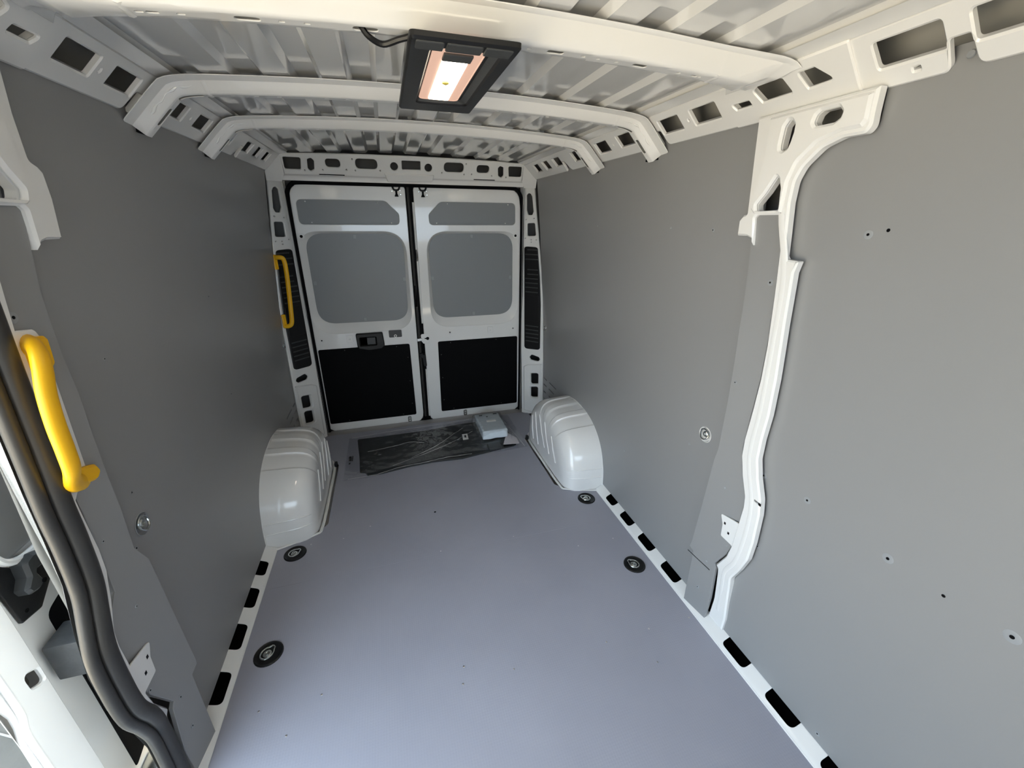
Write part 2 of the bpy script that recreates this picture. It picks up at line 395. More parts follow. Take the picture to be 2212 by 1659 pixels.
    if s > 0:
        up_out += [(1.040, 1.513), (1.053, 1.511, .004), (1.066, 1.497), (1.067, 1.455, .003), (1.031, 1.455), (1.014, 1.449), (1.004, 1.430, 0)]
    else:
        up_out += [(1.050, 1.590), (1.066, 1.583), (1.078, 1.572), (1.084, 1.525), (1.081, 1.453, .003), (1.040, 1.453), (1.024, 1.449), (1.014, 1.436, 0)]
    up_out += [(1.011, 1.504, .006), (1.003, 1.511, .006), (.917, 1.511, .003), (.916, 1.488, 0), (.907, 1.363, 0), (.903, 1.299, 0), (.895, 1.157, 0), (.895, 1.047, 0), (.903, .916, 0), (.909, .83, .05), (.907, .770, .05),
               (.888, .705, .05), (.860, .640, .05), (.855, .600, .05), (.857, .526, 0), (.861, .424, 0), (.873, .364, .04), (.909, .289, .004), (.900, .277, .01), (.891, .125, 0), (.896, .034, 0),
               (.826, .034, 0), (.824, .093, 0), (.833, .168, 0), (.839, .287, .05), (.811, .356, .05), (.790, .424, .05), (.787, .500, .05), (.792, .610, .06), (.802, .665, .06), (.830, .730, .06), (.846, .790, .06), (.847, .860, 0), (.842, .946, 0), (.843, 1.066, 0),
               (.852, 1.228, 0)]
    if s > 0:
        up_out += [(.855, 1.307, 0), (.857, 1.368), (.850, 1.398, .003), (.889, 1.400, .004), (.895, 1.408, .004)]
    up_out += [(.905, 1.540, .03), (.902, 1.590, .05), (.886, 1.621, .05), (.845, 1.656, .05), (.800, 1.670, .04), (.751, 1.670, .015), (.741, 1.682, .02), (.742, 1.706, 0), (.741, 1.752, 0)]
    if s < 0:
        i0 = next(i for i, p in enumerate(up_out) if p[:2] == (.826, .034))
        sealy = [(.04, .872), (.16, .878), (.27, .880), (.34, .864), (.42, .842), (.53, .838), (.62, .842), (.69, .858), (.77, .878), (.88, .884), (1.1, .884), (1.35, .884), (1.5, .878)]
        up_out = up_out[:i0]+[(y, z, 0) for z, y in sealy]+up_out[-9:]
    PH = [rnd([(.872, 1.711), (.866, 1.702), (.821, 1.702), (.809, 1.709), (.806, 1.720), (.815, 1.731), (.857, 1.731), (.867, 1.725)], .006),
          rnd([(.939, 1.728), (.950, 1.716), (.955, 1.677), (.954, 1.666), (.945, 1.661), (.933, 1.667), (.928, 1.680), (.923, 1.699), (.922, 1.716), (.930, 1.727)], .005),
          rnd([(.951, 1.607), (.943, 1.598), (.936, 1.573), (.932, 1.523), (1.002, 1.521), (1.006, 1.538), (.980, 1.566)], .008)]
    link('pillar_post', sheet(rnd(up_out, .008, 5), PH, t=.022, ch=.005, fmap=wall_map(s, lambda z: offp(z)-.018), cv=ZC), PAINT, Pn)
    gp = [(.998, 1.744), (1.002, 1.66), (1.024, 1.56), (1.024, 1.528, .004), (1.012, 1.5145, .004), (.922, 1.5145, .003), (.917, 1.590, .03), (.899, 1.632, .03), (.855, 1.668, .03), (.80, 1.682, .02), (.757, 1.682), (.748, 1.694), (.748, 1.744)]
    link('gusset_pressing', sheet(rnd(gp, .006), PH, t=.008, ch=.006, fmap=wall_map(s, .0335), cv=ZC), PAINT, Pn)
    # raised spine pressed into the post
    sp_ = [(.930, 1.66), (.925, 1.52), (.884, 1.36), (.876, 1.16), (.873, .95), (.878, .83), (.870, .75), (.835, .655), (.822, .58), (.822, .46), (.835, .37), (.868, .29), (.866, .17), (.862, .10)]
    path = smooth_path([(s*(wx(z)-offp(z)-.001), y, z) for y, z in sp_], 5)
    if s > 0: link('pillar_rib', tube(path, .0105, 8, up=(1, 0, 0), flat=.45), PAINT, Pn)
    bm = sheet(rnd([(.852, .524, 0), (.862, .526), (.934, .509, .008), (.917, .474, .02), (.914, .425, .006), (.863, .424), (.852, .410, 0)], .006), [rnd([(.911, .489), (.905, .489), (.905, .481), (.911, .481)], 0), rnd([(.888, .463), (.882, .463), (.882, .455), (.888, .455)], 0)],
               t=.004, ch=.001, fmap=wall_map(s, lambda z: .027)); pb = link('pillar_bracket', bm, PAINT, Pn)
    for (y, z) in ((.908, .485), (.885, .459)): link('bracket_hole', sheet(rnd([(y-.004, z-.005), (y+.004, z-.005), (y+.004, z+.005), (y-.004, z+.005)], 0), t=.001, ch=.0002, fmap=wall_map(s, .0302)), BLACK, pb)  # black squares laid in for the darkness inside the bracket holes
    bm = sheet(rnd([(.80, .640), (.842, .640), (.842, .632), (.80, .632)], 0), t=.001, ch=.0002, fmap=wall_map(s, .0345))
    if s > 0: link('pillar_slot', sheet(rnd([(.795, .654), (.822, .656), (.820, .648), (.795, .645)], .001, 2), t=.001, ch=.0002, fmap=wall_map(s, .033)), BLACK, Pn)
    bm.free()
    if s < 0:
        bm = sheet(rnd([(.89, 1.31, 0), (.908, 1.309, .005), (.944, 1.303, .012), (.953, 1.285), (.953, .975), (.912, .972), (.89, .95, 0)], .006), [rect(.918, 1.09, .928, 1.20, .003)], t=.006, ch=.002, fmap=wall_map(s, .026), cv=ZC)
        link('handle_plate', bm, PAINT, Pn)
        # double-lipped rubber door seal and the painted jamb outside it
        sl = [(.20, 1.705), (.55, 1.703), (.70, 1.695), (.775, 1.67), (.835, 1.60), (.860, 1.50), (.867, 1.38), (.868, 1.25), (.869, 1.10), (.868, .97), (.870, .88), (.866, .77), (.845, .69), (.826, .62), (.821, .53), (.825, .42), (.850, .34), (.864, .27), (.862, .16), (.856, .06), (.852, -.08)]
        path = smooth_path([(-(wx(max(z, .0))-.022+(.006 if z < .3 else 0)), y+.010, z) for y, z in sl], 5)
        sealo = link('door_seal', tube(path, .019, 14, up=(1, 0, 0), flat=.9), RUBBER, Pn)
        path = smooth_path([(-(wx(max(z, .0))-.012), y-.017, z-(.017 if y < .8 else 0)) for y, z in sl], 5)
        link('seal_lip', tube(path, .0125, 12, up=(1, 0, 0), flat=1.0), RUBBER, sealo)
        rows = []
        for z in frange(-.2, 1.78, .11):
            rows.append([(-wx(max(z, 0))-.012, interp(z, [(a[1], a[0]) for a in reversed(sl[3:])])-.012, z), (-.945, .905, z), (-.985, .955, z), (-1.0, .968, z), (-1.002, 1.05, z)])
        link('door_jamb', quadstrip(rows), PAINT, Pn)
    ROOT[side] = (W, B, T, Pn)

# left side door opening: header above and step below
W = ROOT['left'][0]
bm = bmesh.new(); box(bm, -1.0, -.845, FRONT, .80, 1.705, 1.80, .01); link('door_header', bm, PAINT, W)
bm = bmesh.new(); box(bm, -1.0, -.86, FRONT, .86, -.3, -.02, .01); link('door_step', bm, PAINT, W)
bm = bmesh.new(); box(bm, -1.0, -.86, -.62, -.50, -.3, 1.8, .01); link('front_jamb', bm, PAINT, W)

# unseen cab behind the camera, dashboard height shaped to limit light on the ceiling
Wf = struct('wall_front')
CAB = mat('cab_trim', (.10, .10, .105), .6)
rows = [[(s*.98, y, z) for s, z in ((-1, -.06), (-1, 1.87), (1, 1.87), (1, -.06), (-1, -.06))] for y in (FRONT, -1.30)]
link('cab_shell', quadstrip(rows), CAB, Wf, 0)
for s in (1, -1):
    bm = bmesh.new(); vs_ = [bm.verts.new(Vector(p)) for p in ((s*.98, -1.30, -.06), (s*.98, -1.30, 1.87), (s*.90, -1.45, 1.70), (s*.86, -2.05, .95), (s*.86, -2.10, -.06))]; bm.faces.new(vs_); link('cab_side', bm, CAB, Wf, 0)
link('cab_brow', quadstrip([[(x, y, z) for x in (-.98, .98)] for y, z in ((-1.30, 1.87), (-1.45, 1.68))]), CAB, Wf, 0)
bm = bmesh.new(); box(bm, -.9, .9, -2.10, -1.75, -.06, 1.14, .04); link('dashboard', bm, CAB, Wf)

# ---- ceiling: ribbed roof skin
Ce = struct('ceiling')
def rib_profile():
    pts = [(-.72, 0.)]
    for k in range(-5, 5):
        c = (k+.5)*.1475
        if abs(c) > .70: continue
        h = .014
        pts += [(c-.041, 0.), (c-.027, h), (c+.027, h), (c+.041, 0.)]
    pts.append((.72, 0.)); return pts
rows = [[(x, y, roof_z(x)+dz) for x, dz in rib_profile()] for y in (FRONT, 2.93)]
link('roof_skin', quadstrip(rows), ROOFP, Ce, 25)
bm = bmesh.new(); box(bm, -.88, .88, FRONT, 3.12, 1.91, 1.93); link('roof_cover', bm, PAINT, Ce, 0)

# ---- rear frame
Wr = struct('wall_rear')
def head_map(off=0.):
    def f(u, v, w):
        k = w+off
        return (u, 2.905+(1.84-v)*.58-k*.865, v-k*.5+(.020-.034*u*u if v > 1.83 else 0))
    return f
HH = []
for s in (1, -1):
    q = [rnd([(s*.627, 1.822), (s*.722, 1.822), (s*.727, 1.763), (s*.640, 1.763)], .010), rnd([(s*.558, 1.810), (s*.571, 1.822), (s*.594, 1.816), (s*.601, 1.768), (s*.588, 1.756), (s*.566, 1.766)], .010),
         rect(min(s*.416, s*.499), 1.779, max(s*.416, s*.499), 1.822, .021, 6), rect(min(s*.203, s*.330), 1.777, max(s*.203, s*.330), 1.829, .025, 6), ell(s*.1045, 1.796, .0235, .022)]
    HH += q
    for x, z in ((.385, 1.77), (.52, 1.765), (.19, 1.772), (.335, 1.768), (.62, 1.760), (.345, 1.825)): HH.append(ell(s*x, z, .0035, n=8))
HH.append(rect(-.058, 1.782, .056, 1.8285, .006))
ho = [(-.735, 1.737), (.735, 1.737), (.735, 1.838), (.55, 1.845), (.3, 1.850), (0, 1.852), (-.3, 1.850), (-.55, 1.845), (-.735, 1.838)]
link('header_panel', sheet(ho, HH, t=.010, ch=.003, fmap=lambda u, v, w: (u, 2.905+(1.84-v)*.58-(w-.010)*.865, v-(w-.010)*.5)), PAINT, Wr)
rows = [[(x, y, z) for x in (-.82, .82)] for y, z in ((2.962, 1.741), (2.985, 1.733), (2.992, 1.722), (2.994, 1.708), (3.035, 1.706))]
link('header_return', quadstrip(rows), PAINT, Wr)
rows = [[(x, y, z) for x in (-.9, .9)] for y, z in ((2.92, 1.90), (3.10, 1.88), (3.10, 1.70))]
link('header_back', quadstrip(rows), CAVSHADE, Wr)
bm = sheet(rnd([(-.168, 1.760), (.140, 1.760), (.128, 1.722, .012), (-.150, 1.716, .012)], .004), t=.010, ch=.004, fmap=lambda u, v, w: (u, 2.905+(1.84-v)*.58-w*.865, v-w*.5)); link('striker_cover', bm, PAINT, Wr)
for s in (1, -1):
    bm = sheet(rect(min(s*.40, s*.545), 1.740, max(s*.40, s*.545), 1.7445, .002, 2), t=.0015, ch=.0003, fmap=lambda u, v, w: (u, 2.905+(1.84-v)*.58-w*.865-.001, v-w*.5)); link('header_slot', bm, BLACK, Wr)
def rp_map(s, off=0.):
    def f(u, v, w):
        return (s*(u-(w+off)*.7071), 2.87+(.87-u)+.07*(v-.5)-(w+off)*.7071, v)
    return f
for s in (1, -1):
    out = [(.757, -.01, 0), (.757, 1.60, 0), (.757, 1.755, 0), (.838, 1.755, 0), (.838, 1.71, 0), (.846, 1.58, 0), (.857, 1.446, 0), (.870, 1.28, 0), (.885, 1.044, 0), (.890, .80, 0), (.892, .50, 0), (.892, .084, 0), (.860, .02), (.80, -.01, 0)]
    PHs = [rnd([(.793, 1.660), (.803, 1.674), (.816, 1.668), (.824, 1.650), (.832, 1.552), (.825, 1.529), (.803, 1.529), (.793, 1.560)], .008), rnd([(.796, 1.474), (.840, 1.476), (.846, 1.390), (.797, 1.387)], .010),
           rnd([(.808, .480), (.822, .505), (.868, .492), (.875, .474), (.862, .457), (.816, .460)], .012), rnd([(.818, .348), (.865, .360), (.865, .272), (.818, .259)], .012), rnd([(.817, .232), (.864, .247), (.863, .158), (.817, .145)], .012)]
    for x, z in ((.79, 1.50), (.835, 1.507), (.785, 1.372), (.848, 1.362), (.818, 1.345), (.818, 1.362), (.835, .125)): PHs.append(ell(x, z, .003, n=8))
    link('rear_pillar', sheet(rnd(out, .02), PHs, t=.012, ch=.003, fmap=rp_map(s, -.012)), PAINT, Wr)
    # stepped lower box of the pillar, open round the two lower windows
    fo = [(.774, .02, .01), (.774, .40, .02), (.80, .418, .01), (.886, .442, .003), (.886, .09, .003), (.850, .02)]
    link('pillar_foot', sheet(rnd(fo, .01), [rnd([(.816, .350), (.867, .363), (.867, .270), (.816, .257)], .013), rnd([(.815, .234), (.866, .250), (.865, .155), (.815, .142)], .013)], t=.010, ch=.006, fmap=rp_map(s, 0)), PAINT, Wr)
    rows = [[(s*x, y, z) for z in (-.02, 1.76)] for x, y in ((.757, 2.983), (.757, 3.0), (.772, 3.008), (.772, 3.05))]
    link('pillar_return', quadstrip(rows), PAINT, Wr)
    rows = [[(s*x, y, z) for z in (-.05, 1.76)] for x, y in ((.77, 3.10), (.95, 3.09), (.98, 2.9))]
    link('pillar_back', quadstrip(rows), CAVSHADE, Wr)
    # corner between rail, header and pillar
    bm = bmesh.new()
    vs_ = [bm.verts.new(Vector(p)) for p in ((s*.733, 2.908, 1.836), (s*.823, 2.90, 1.748), (s*.835, 2.955, 1.70), (s*.76, 2.985, 1.70), (s*.735, 2.958, 1.742))]
    bm.faces.new(vs_); link('corner_web', bm, PAINT, Wr)
    # black moulded cover
    cov = link('pillar_cover', sheet(rnd([(.781, 1.316, .02), (.858, 1.312, .02), (.872, 1.10), (.878, .90), (.875, .553, .022), (.779, .546, .022)], .02), t=.007, ch=.003, fmap=rp_map(s, 0)), PLASTIC, Wr)
    lou = [1.295, 1.262, 1.228, 1.155, 1.122, 1.09, 1.058, 1.026, .992] + [.735, .705, .675, .645, .615]
    for i, z in enumerate(lou):
        x0 = .80 if i in (3, 4, 0) else .788
        ww = .862 if z > .9 else .866
        link('louvre', sheet(rect(x0, z-.006, ww, z+.002, .002, 2), t=.004, ch=.0018, fmap=rp_map(s, .006)), DARKGREY, cov)  # lighter grey than the cover, standing in for highlights on the louvres
    link('cover_hatch', sheet(rect(.784, .775, .868, .965, .006), t=.002, ch=.001, fmap=rp_map(s, .0065)), PLASTIC, cov)
bm = bmesh.new(); box(bm, -1.06, 1.06, 3.115, 3.125, -.35, 2.0); link('outer_rear_skin', bm, CAVSHADE, Wr, 0)
bm = bmesh.new(); box(bm, -1.06, 1.06, 2.95, 3.12, -.14, -.06); link('rear_crossmember', bm, BLACK, Wr, 0)
# opening seal
sp_ = [(-.755, -.02), (-.754, .5), (-.753, 1.0), (-.752, 1.5), (-.750, 1.61), (-.742, 1.655), (-.715, 1.688), (-.665, 1.701), (-.4, 1.7015), (0, 1.702), (.4, 1.7015), (.665, 1.701), (.715, 1.688), (.742, 1.655), (.752, 1.61), (.757, 1.5), (.757, 1.0), (.757, .5), (.757, -.02)]
link('opening_seal', tube(smooth_path([(x, 3.012, z) for x, z in sp_], 6), .0135, 10, up=(0, 1, 0)), BLACK, Wr)
bm = bmesh.new(); box(bm, -.76, .76, 3.02, 3.03, -.06, -.012); link('sill_seal', bm, BLACK, Wr)

# ---- rear doors
DY = 3.04
def leaf(n, s, inner):
    D = struct('door_%d' % n)
    dm = lambda off=0.: (lambda u, v, w: (u, DY-w-off, v))
    out = [(s*.755, .012, .03), (s*.715, -.018, .02), (inner, -.022, .075 if s < 0 else .055), (inner, 1.692, .02), (s*.755, 1.692, .085)]
    up = [(s*.700, 1.606, .03), (s*.715, 1.47, .03), (s*.69, 1.461), (s*.115, 1.461, .03), (s*.090, 1.495, .02), (s*.150, 1.585, .03), (s*.205, 1.607, .03)]
    up = [(s*.712, 1.606, .035), (s*.712, 1.461, .030), (s*.100, 1.461, .028), (s*.098, 1.525, .03), (s*.178, 1.606, .05)]
    win_i = rnd([(s*.702, 1.404, .11), (s*.702, .810, .12), (s*.094, .808, .11), (s*.084, 1.404, .13)], .1, 10)
    win_o = rnd([(s*.738, 1.418, .13), (s*.738, .742, .16), (s*.070, .748, .14), (s*.070, 1.418, .15)], .1, 10)
    link('door_frame', sheet(rnd(out, .02), [rnd(up, .02, 6), win_o], t=.012, ch=.003, fmap=dm(0)), PAINT, D)
    bm = bmesh.new(); a = [bm.verts.new((p[0], DY-.011, p[1])) for p in win_o]; m_ = [bm.verts.new((p[0]*.35+q[0]*.65, DY+.008, p[1]*.35+q[1]*.65)) for p, q in zip(win_o, win_i)]
    b = [bm.verts.new((p[0], DY+.022, p[1])) for p in win_i]; k = len(a)
    for i in range(k):
        j = (i+1) % k; bm.faces.new((a[i], a[j], m_[j], m_[i])); bm.faces.new((m_[i], m_[j], b[j], b[i]))
    link('window_surround', bm, PAINT, D, 40)
    bd = link('window_board', sheet([(s*.72, .79), (s*.72, 1.43), (s*.07, 1.43), (s*.07, .79)], t=.006, ch=.001, fmap=dm(-.030)), DOORGREY, D, 0)
    for x, z in ((.395, 1.385), (.395, .828), (.685, 1.09), (.10, 1.10)):
        link('board_clip', sheet(rect(s*x-.009, z-.012, s*x+.009, z+.012, .004), t=.003, ch=.001, fmap=dm(-.024)), CAP, bd)
    bd = link('upper_board', sheet([(s*.73, 1.44), (s*.73, 1.625), (s*.08, 1.625), (s*.08, 1.44)], t=.006, ch=.001, fmap=dm(-.008)), DOORGREY, D, 0)
    for x, z in ((.66, 1.595), (.23, 1.594), (.64, 1.472), (.15, 1.472)):
        link('rivet', lathe(bmesh.new(), [(.004, 0), (.003, .002), (0, .002)], (s*x, DY+.002, z), (0, -1, 0), 8), LABEL, bd)
    lb = [(s*.735, .634), (s*.105, .634), (s*.100, .049), (s*.738, .049)]
    bd = link('lower_board', sheet(rnd(lb, .014), t=.005, ch=.0015, fmap=dm(.012)), BLACK, D)
    for x, z in ((.56, .62), (.20, .62), (.125, .53), (.125, .34), (.125, .15), (.20, .065), (.60, .065)):
        link('rivet', lathe(bmesh.new(), [(.0035, 0), (.003, .0015), (0, .0015)], (s*x, DY-.017, z), (0, -1, 0), 8), DARKGREY, bd)
    # fixing points
    for x, z, r, m2 in ((.714, 1.389, .009, BLACK), (.70, .70, .005, BLACK), (.20, .70, .005, BLACK)):
        link('fixing_boss', lathe(bmesh.new(), [(r*2.2, 0), (r*2.1, .002), (r*1.3, .0022), (r*1.1, .001), (r, .001)], (s*x, DY-.012, z), (0, -1, 0), 14), PAINT, D)
        link('fixing_hole', lathe(bmesh.new(), [(r, .0005), (r*.9, .0015), (0, .0015)], (s*x, DY-.012, z), (0, -1, 0), 12), m2, D)
    link('fixing_pad', sheet(rect(s*.515-.022, .675, s*.515+.022, .725, .004), [ell(s*.515, .70, .005, n=10)], t=.004, ch=.0015, fmap=dm(.0115)), PAINT, D)
    # top catch
    xc = -.102 if s < 0 else .068
    c = link('top_catch', tube(smooth_path([(xc-.022, DY-.02, 1.715), (xc-.022, DY-.026, 1.69), (xc-.012, DY-.024, 1.672), (xc+.012, DY-.024, 1.672), (xc+.022, DY-.026, 1.69), (xc+.022, DY-.02, 1.715)], 4), .006, 8, up=(0, 1, 0)), PLASTIC, D)
    link('catch_tongue', sheet(rnd([(xc-.007, 1.672), (xc+.007, 1.672), (xc+.006, 1.65), (xc+.013, 1.632), (xc-.013, 1.632), (xc-.006, 1.65)], .002), t=.012, ch=.002, fmap=dm(.012)), BLACK, c)
    for dx, dz in ((-.026, 1.664), (.024, 1.668), (.026, 1.645)):
        link('catch_bolt', lathe(bmesh.new(), [(.006, 0), (.006, .004), (.004, .006), (0, .006)], (xc+dx, DY-.012, dz), (0, -1, 0), 10), STEEL, c)
    # bottom catch plate
    xb = -.155 if s < 0 else .293
    c = link('bottom_catch', sheet(rect(xb-.014, -.012, xb+.014, .040, .012), [ell(xb, .022, .005, n=10), ell(xb, .003, .004, n=10)], t=.006, ch=.002, fmap=dm(.012)), STEEL, D)
    bm = bmesh.new(); box(bm, xb-.035, xb+.04, DY-.04, DY-.012, -.022, -.012, .002); link('catch_foot', bm, PLASTIC, c)
    return D
D1 = leaf(1, -1, -.046)
D2 = leaf(2, 1, .006)
dm = lambda off=0.: (lambda u, v, w: (u, DY-w-off, v))
# latch of the left leaf, and its access hole
L = link('latch_housing', sheet(rnd([(-.472, .737, .012), (-.288, .738, .012), (-.281, .640, .02), (-.30, .616, .03), (-.39, .608, .08), (-.468, .625, .03)], .02), [rect(-.447, .648, -.337, .706, .006)], t=.022, ch=.006, fmap=dm(.012)), PLASTIC, D1)
link('latch_lever', sheet(rect(-.40, .650, -.340, .704, .004), t=.008, ch=.003, fmap=dm(.014)), DARKGREY, L)
link('latch_recess', sheet(rect(-.45, .645, -.334, .709, .004), t=.002, ch=.0005, fmap=dm(.010)), BLACK, L)
link('access_panel', sheet(rect(-.245, .690, -.154, .744, .008), t=.002, ch=.0006, fmap=dm(.0115)), DARKGREY, D1)
# overlapping edge, lock, stay of the right leaf
bm = bmesh.new(); box(bm, -.046, .008, DY+.004, DY+.03, -.03, 1.70); link('centre_seal', bm, BLACK, D2, 0)
link('edge_flange', tube(smooth_path([(.000, DY-.004, 1.60), (-.001, DY-.004, 1.3), (0, DY-.004, 1.0), (.002, DY-.004, .78)], 4), .007, 8), PAINT, D2)
link('edge_flange', tube(smooth_path([(.004, DY-.004, .42), (.003, DY-.004, .2), (.002, DY-.004, .02)], 4), .007, 8), PAINT, D2)
link('centre_seal_lip', tube(smooth_path([(-.028, DY-.004, 1.69), (-.030, DY-.004, 1.2), (-.030, DY-.004, .6), (-.030, DY-.004, .02)], 4), .009, 8), RUBBER, D2)
link('lock_striker', sheet(rnd([(-.046, .668), (-.012, .672), (-.012, .650), (-.046, .646)], .003), t=.012, ch=.002, fmap=dm(.008)), STEEL, D1)
link('lock_plate', sheet(rnd([(-.018, .700), (.04, .700), (.04, .630), (-.002, .625), (-.018, .650)], .012), t=.003, ch=.001, fmap=dm(.011)), PAINT, D2)
kh = link('key_hole', sheet(ell(.030, .665, .012), t=.002, ch=.0005, fmap=dm(.0135)), BLACK, D2)
link('key_hole_tail', sheet(rect(.008, .661, .024, .669, .003), t=.002, ch=.0005, fmap=dm(.0135)), BLACK, kh)
link('door_stay', sheet(rnd([(-.045, .552), (-.018, .556), (-.012, .545), (.006, .545), (.010, .45), (-.012, .45), (-.020, .515), (-.04, .528)], .006), t=.022, ch=.004, fmap=dm(.006)), PLASTIC, D2)

# ------------------------------------------------------------------ roof bows
BASE = [(x, roof_z(x)-.001) for x in frange(0, .62, .062)]+[(.66, 1.8445), (.69, 1.8405), (.710, 1.836), (.727, 1.829), (.743, 1.815), (.765, 1.794), (.79, 1.769), (.812, 1.747), (.832, 1.727)]
def bow_frame():
    pts = [Vector((x, z)) for x, z in BASE]; S = [0]
    for a, b in zip(pts, pts[1:]): S.append(S[-1]+(b-a).length)
    N = []
    for i in range(len(pts)):
        t = (pts[min(i+1, len(pts)-1)]-pts[max(i-1, 0)]).normalized() if i else Vector((1, 0)); N.append(Vector((t.y, -t.x)))
    N2 = []
    for i in range(len(N)):
        v = Vector((0, 0))
        for j in range(max(0, i-1), min(len(N), i+2)): v += N[j]
        N2.append(v.normalized())
    return pts, S, N2
BP, BS, BN = bow_frame(); SMAX = BS[-1]
def bow_at(s):
    a = min(abs(s), SMAX-1e-6); i = max(k for k in range(len(BS)-1) if BS[k] <= a); t = (a-BS[i])/(BS[i+1]-BS[i])
    p = BP[i].lerp(BP[i+1], t); n = BN[i].lerp(BN[i+1], t).normalized(); sg = 1 if s >= 0 else -1
    return Vector((sg*p.x, p.y)), Vector((sg*n.x, n.y))
def make_bow(y0, prof, smax, holes, flare, name_label, slots=True):
    """prof: [(y, drop)] across the bow; unrolled, punched and folded back"""
    T_ = [0]
    for a, b in zip(prof, prof[1:]): T_.append(T_[-1]+math.hypot(b[0]-a[0], b[1]-a[1]))
    root = empty('roof_bow', (0, y0, 1.84)); tag(root, name_label, 'roof beam', 'roof bows')
    def f(u, v, w):
        y = interp(v, [(t, p[0]) for t, p in zip(T_, prof)]); h = interp(v, [(t, p[1]) for t, p in zip(T_, prof)])
        p, n = bow_at(u)
        a = max(0, (abs(u)-.50)/(smax-.50)) if flare else 0
        yy = y0+y*(1+a*a*flare) if flare else y0+y
        if flare: h = h*(1-.75*max(0, (abs(u)-.66)/(smax-.66)))
        h += w
        return (p.x+n.x*h, yy, p.y+n.y*h)
    out = [(-smax, 0), (smax, 0), (smax, T_[-1]), (-smax, T_[-1])]
    if not flare: out = rnd([(-smax+.004, 0, .01), (smax-.004, 0, .01), (smax, T_[2], .004), (smax, T_[4], .004), (smax-.012, T_[-1], .01), (-smax+.012, T_[-1], .01), (-smax, T_[4], .004), (-smax, T_[2], .004)], .003, 3)
    v0 = (T_[3]+T_[4])/2
    HO = []
    for (x, a, b) in holes: HO.append(rect(x-a, v0-b, x+a, v0+b, min(a, b)*.98, 4))
    if slots:
        for sg in (1, -1):
            HO.append(rect(min(sg*.655, sg*.735), v0-.009, max(sg*.655, sg*.735), v0+.007, .0075, 4)); HO.append(rect(min(sg*.775, sg*.835), v0-.010, max(sg*.775, sg*.835), v0+.008, .0085, 4))
    cu = [sg*q for q in BS[1:-1] if q < smax for sg in (1, -1)]+[0]
    sec = link('bow_section', sheet(out, HO, t=.002, ch=.0006, fmap=f, cu=cu, cv=T_[1:-1]), PAINT, root, 38)
    # lapped end brackets: a weld seam ring each side
    for sg in (1, -1):
        us = .632 if not flare else .56
        rows = [[f(sg*us, v, .0022), f(sg*(us+.006), v, .004), f(sg*(us+.012), v, .0022)] for v in frange(T_[1], T_[4], .01)]
        link('lap_seam', quadstrip(rows), PAINT, sec)
        if not flare:
            bm = bmesh.new(); q = [f(sg*(smax-.002), v, 0) for v in frange(T_[1], T_[4], .012)]
            base = [f(sg*(smax-.002), T_[1], 0), f(sg*(smax-.002), T_[4], 0)]
            bm.faces.new([bm.verts.new(Vector(p)) for p in q]); link('end_cap', bm, PAINT, root)
            p, n = bow_at(sg*smax); bm = bmesh.new(); box(bm, p.x-.012, p.x+.012, y0+.01, y0+.085, p.y-.016, p.y-.006, .002); link('end_pad', bm, BLACK, root)
            # smeared sealant on the bend
            pth = []
            for k in range(14):
                u = .668+.15*k/13; pth.append(Vector(f(sg*u, T_[1]+(T_[2]-T_[1])*(.45+.05*math.sin(k*1.7+sg)), .0008)))
            link('sealant_bead', tube(smooth_path(pth, 3), [.0012+.0034*abs(math.sin(i*.31)*math.sin(i*.13)) for i in range(len(smooth_path(pth, 3)))], 6), GLUE_GLINT if sg < 0 else PAINT, sec)
    return root
prof0 = [(-.024, .004), (-.014, .008), (.000, .046), (.006, .050), (.042, .050), (.048, .046), (.060, .006), (.085, .004)]
holes0 = [(-.392, .020, .0075), (-.549, .006, .003), (-.53, .009, .004), (-.49, .006, .003), (-.339, .005, .003), (-.298, .005, .003), (-.20, .022, .0085), (.172, .018, .008), (.115, .004, .003), (.314, .004, .003), (.371, .017, .0075), (.472, .005, .003), (.515, .008, .004), (.53, .003, .002), (.235, .005, .003), (.27, .004, .003)]
make_bow(.94, prof0, .745, holes0, 1.1, 'wide white roof bow nearest the camera, carrying the black lamp', slots=False)
prof1 = [(-.050, .003), (-.006, .004), (.016, .029), (.021, .031), (.044, .031), (.050, .028), (.064, .004), (.08, .003)]
h1 = [(x, .006, .002) for x in (-.58, -.52, -.46, -.33, -.27, -.22, .2, .26, .38, .44, .5, .55)]
make_bow(1.522, prof1, SMAX, h1, 0, 'white roof bow just behind the lit lamp, the middle one of three')
make_bow(2.003, prof1, SMAX, [(x, .006, .002) for x in (-.5, -.42, -.3, .1, .3, .47)], 0, 'white roof bow farthest from the camera, closest to the rear door header')

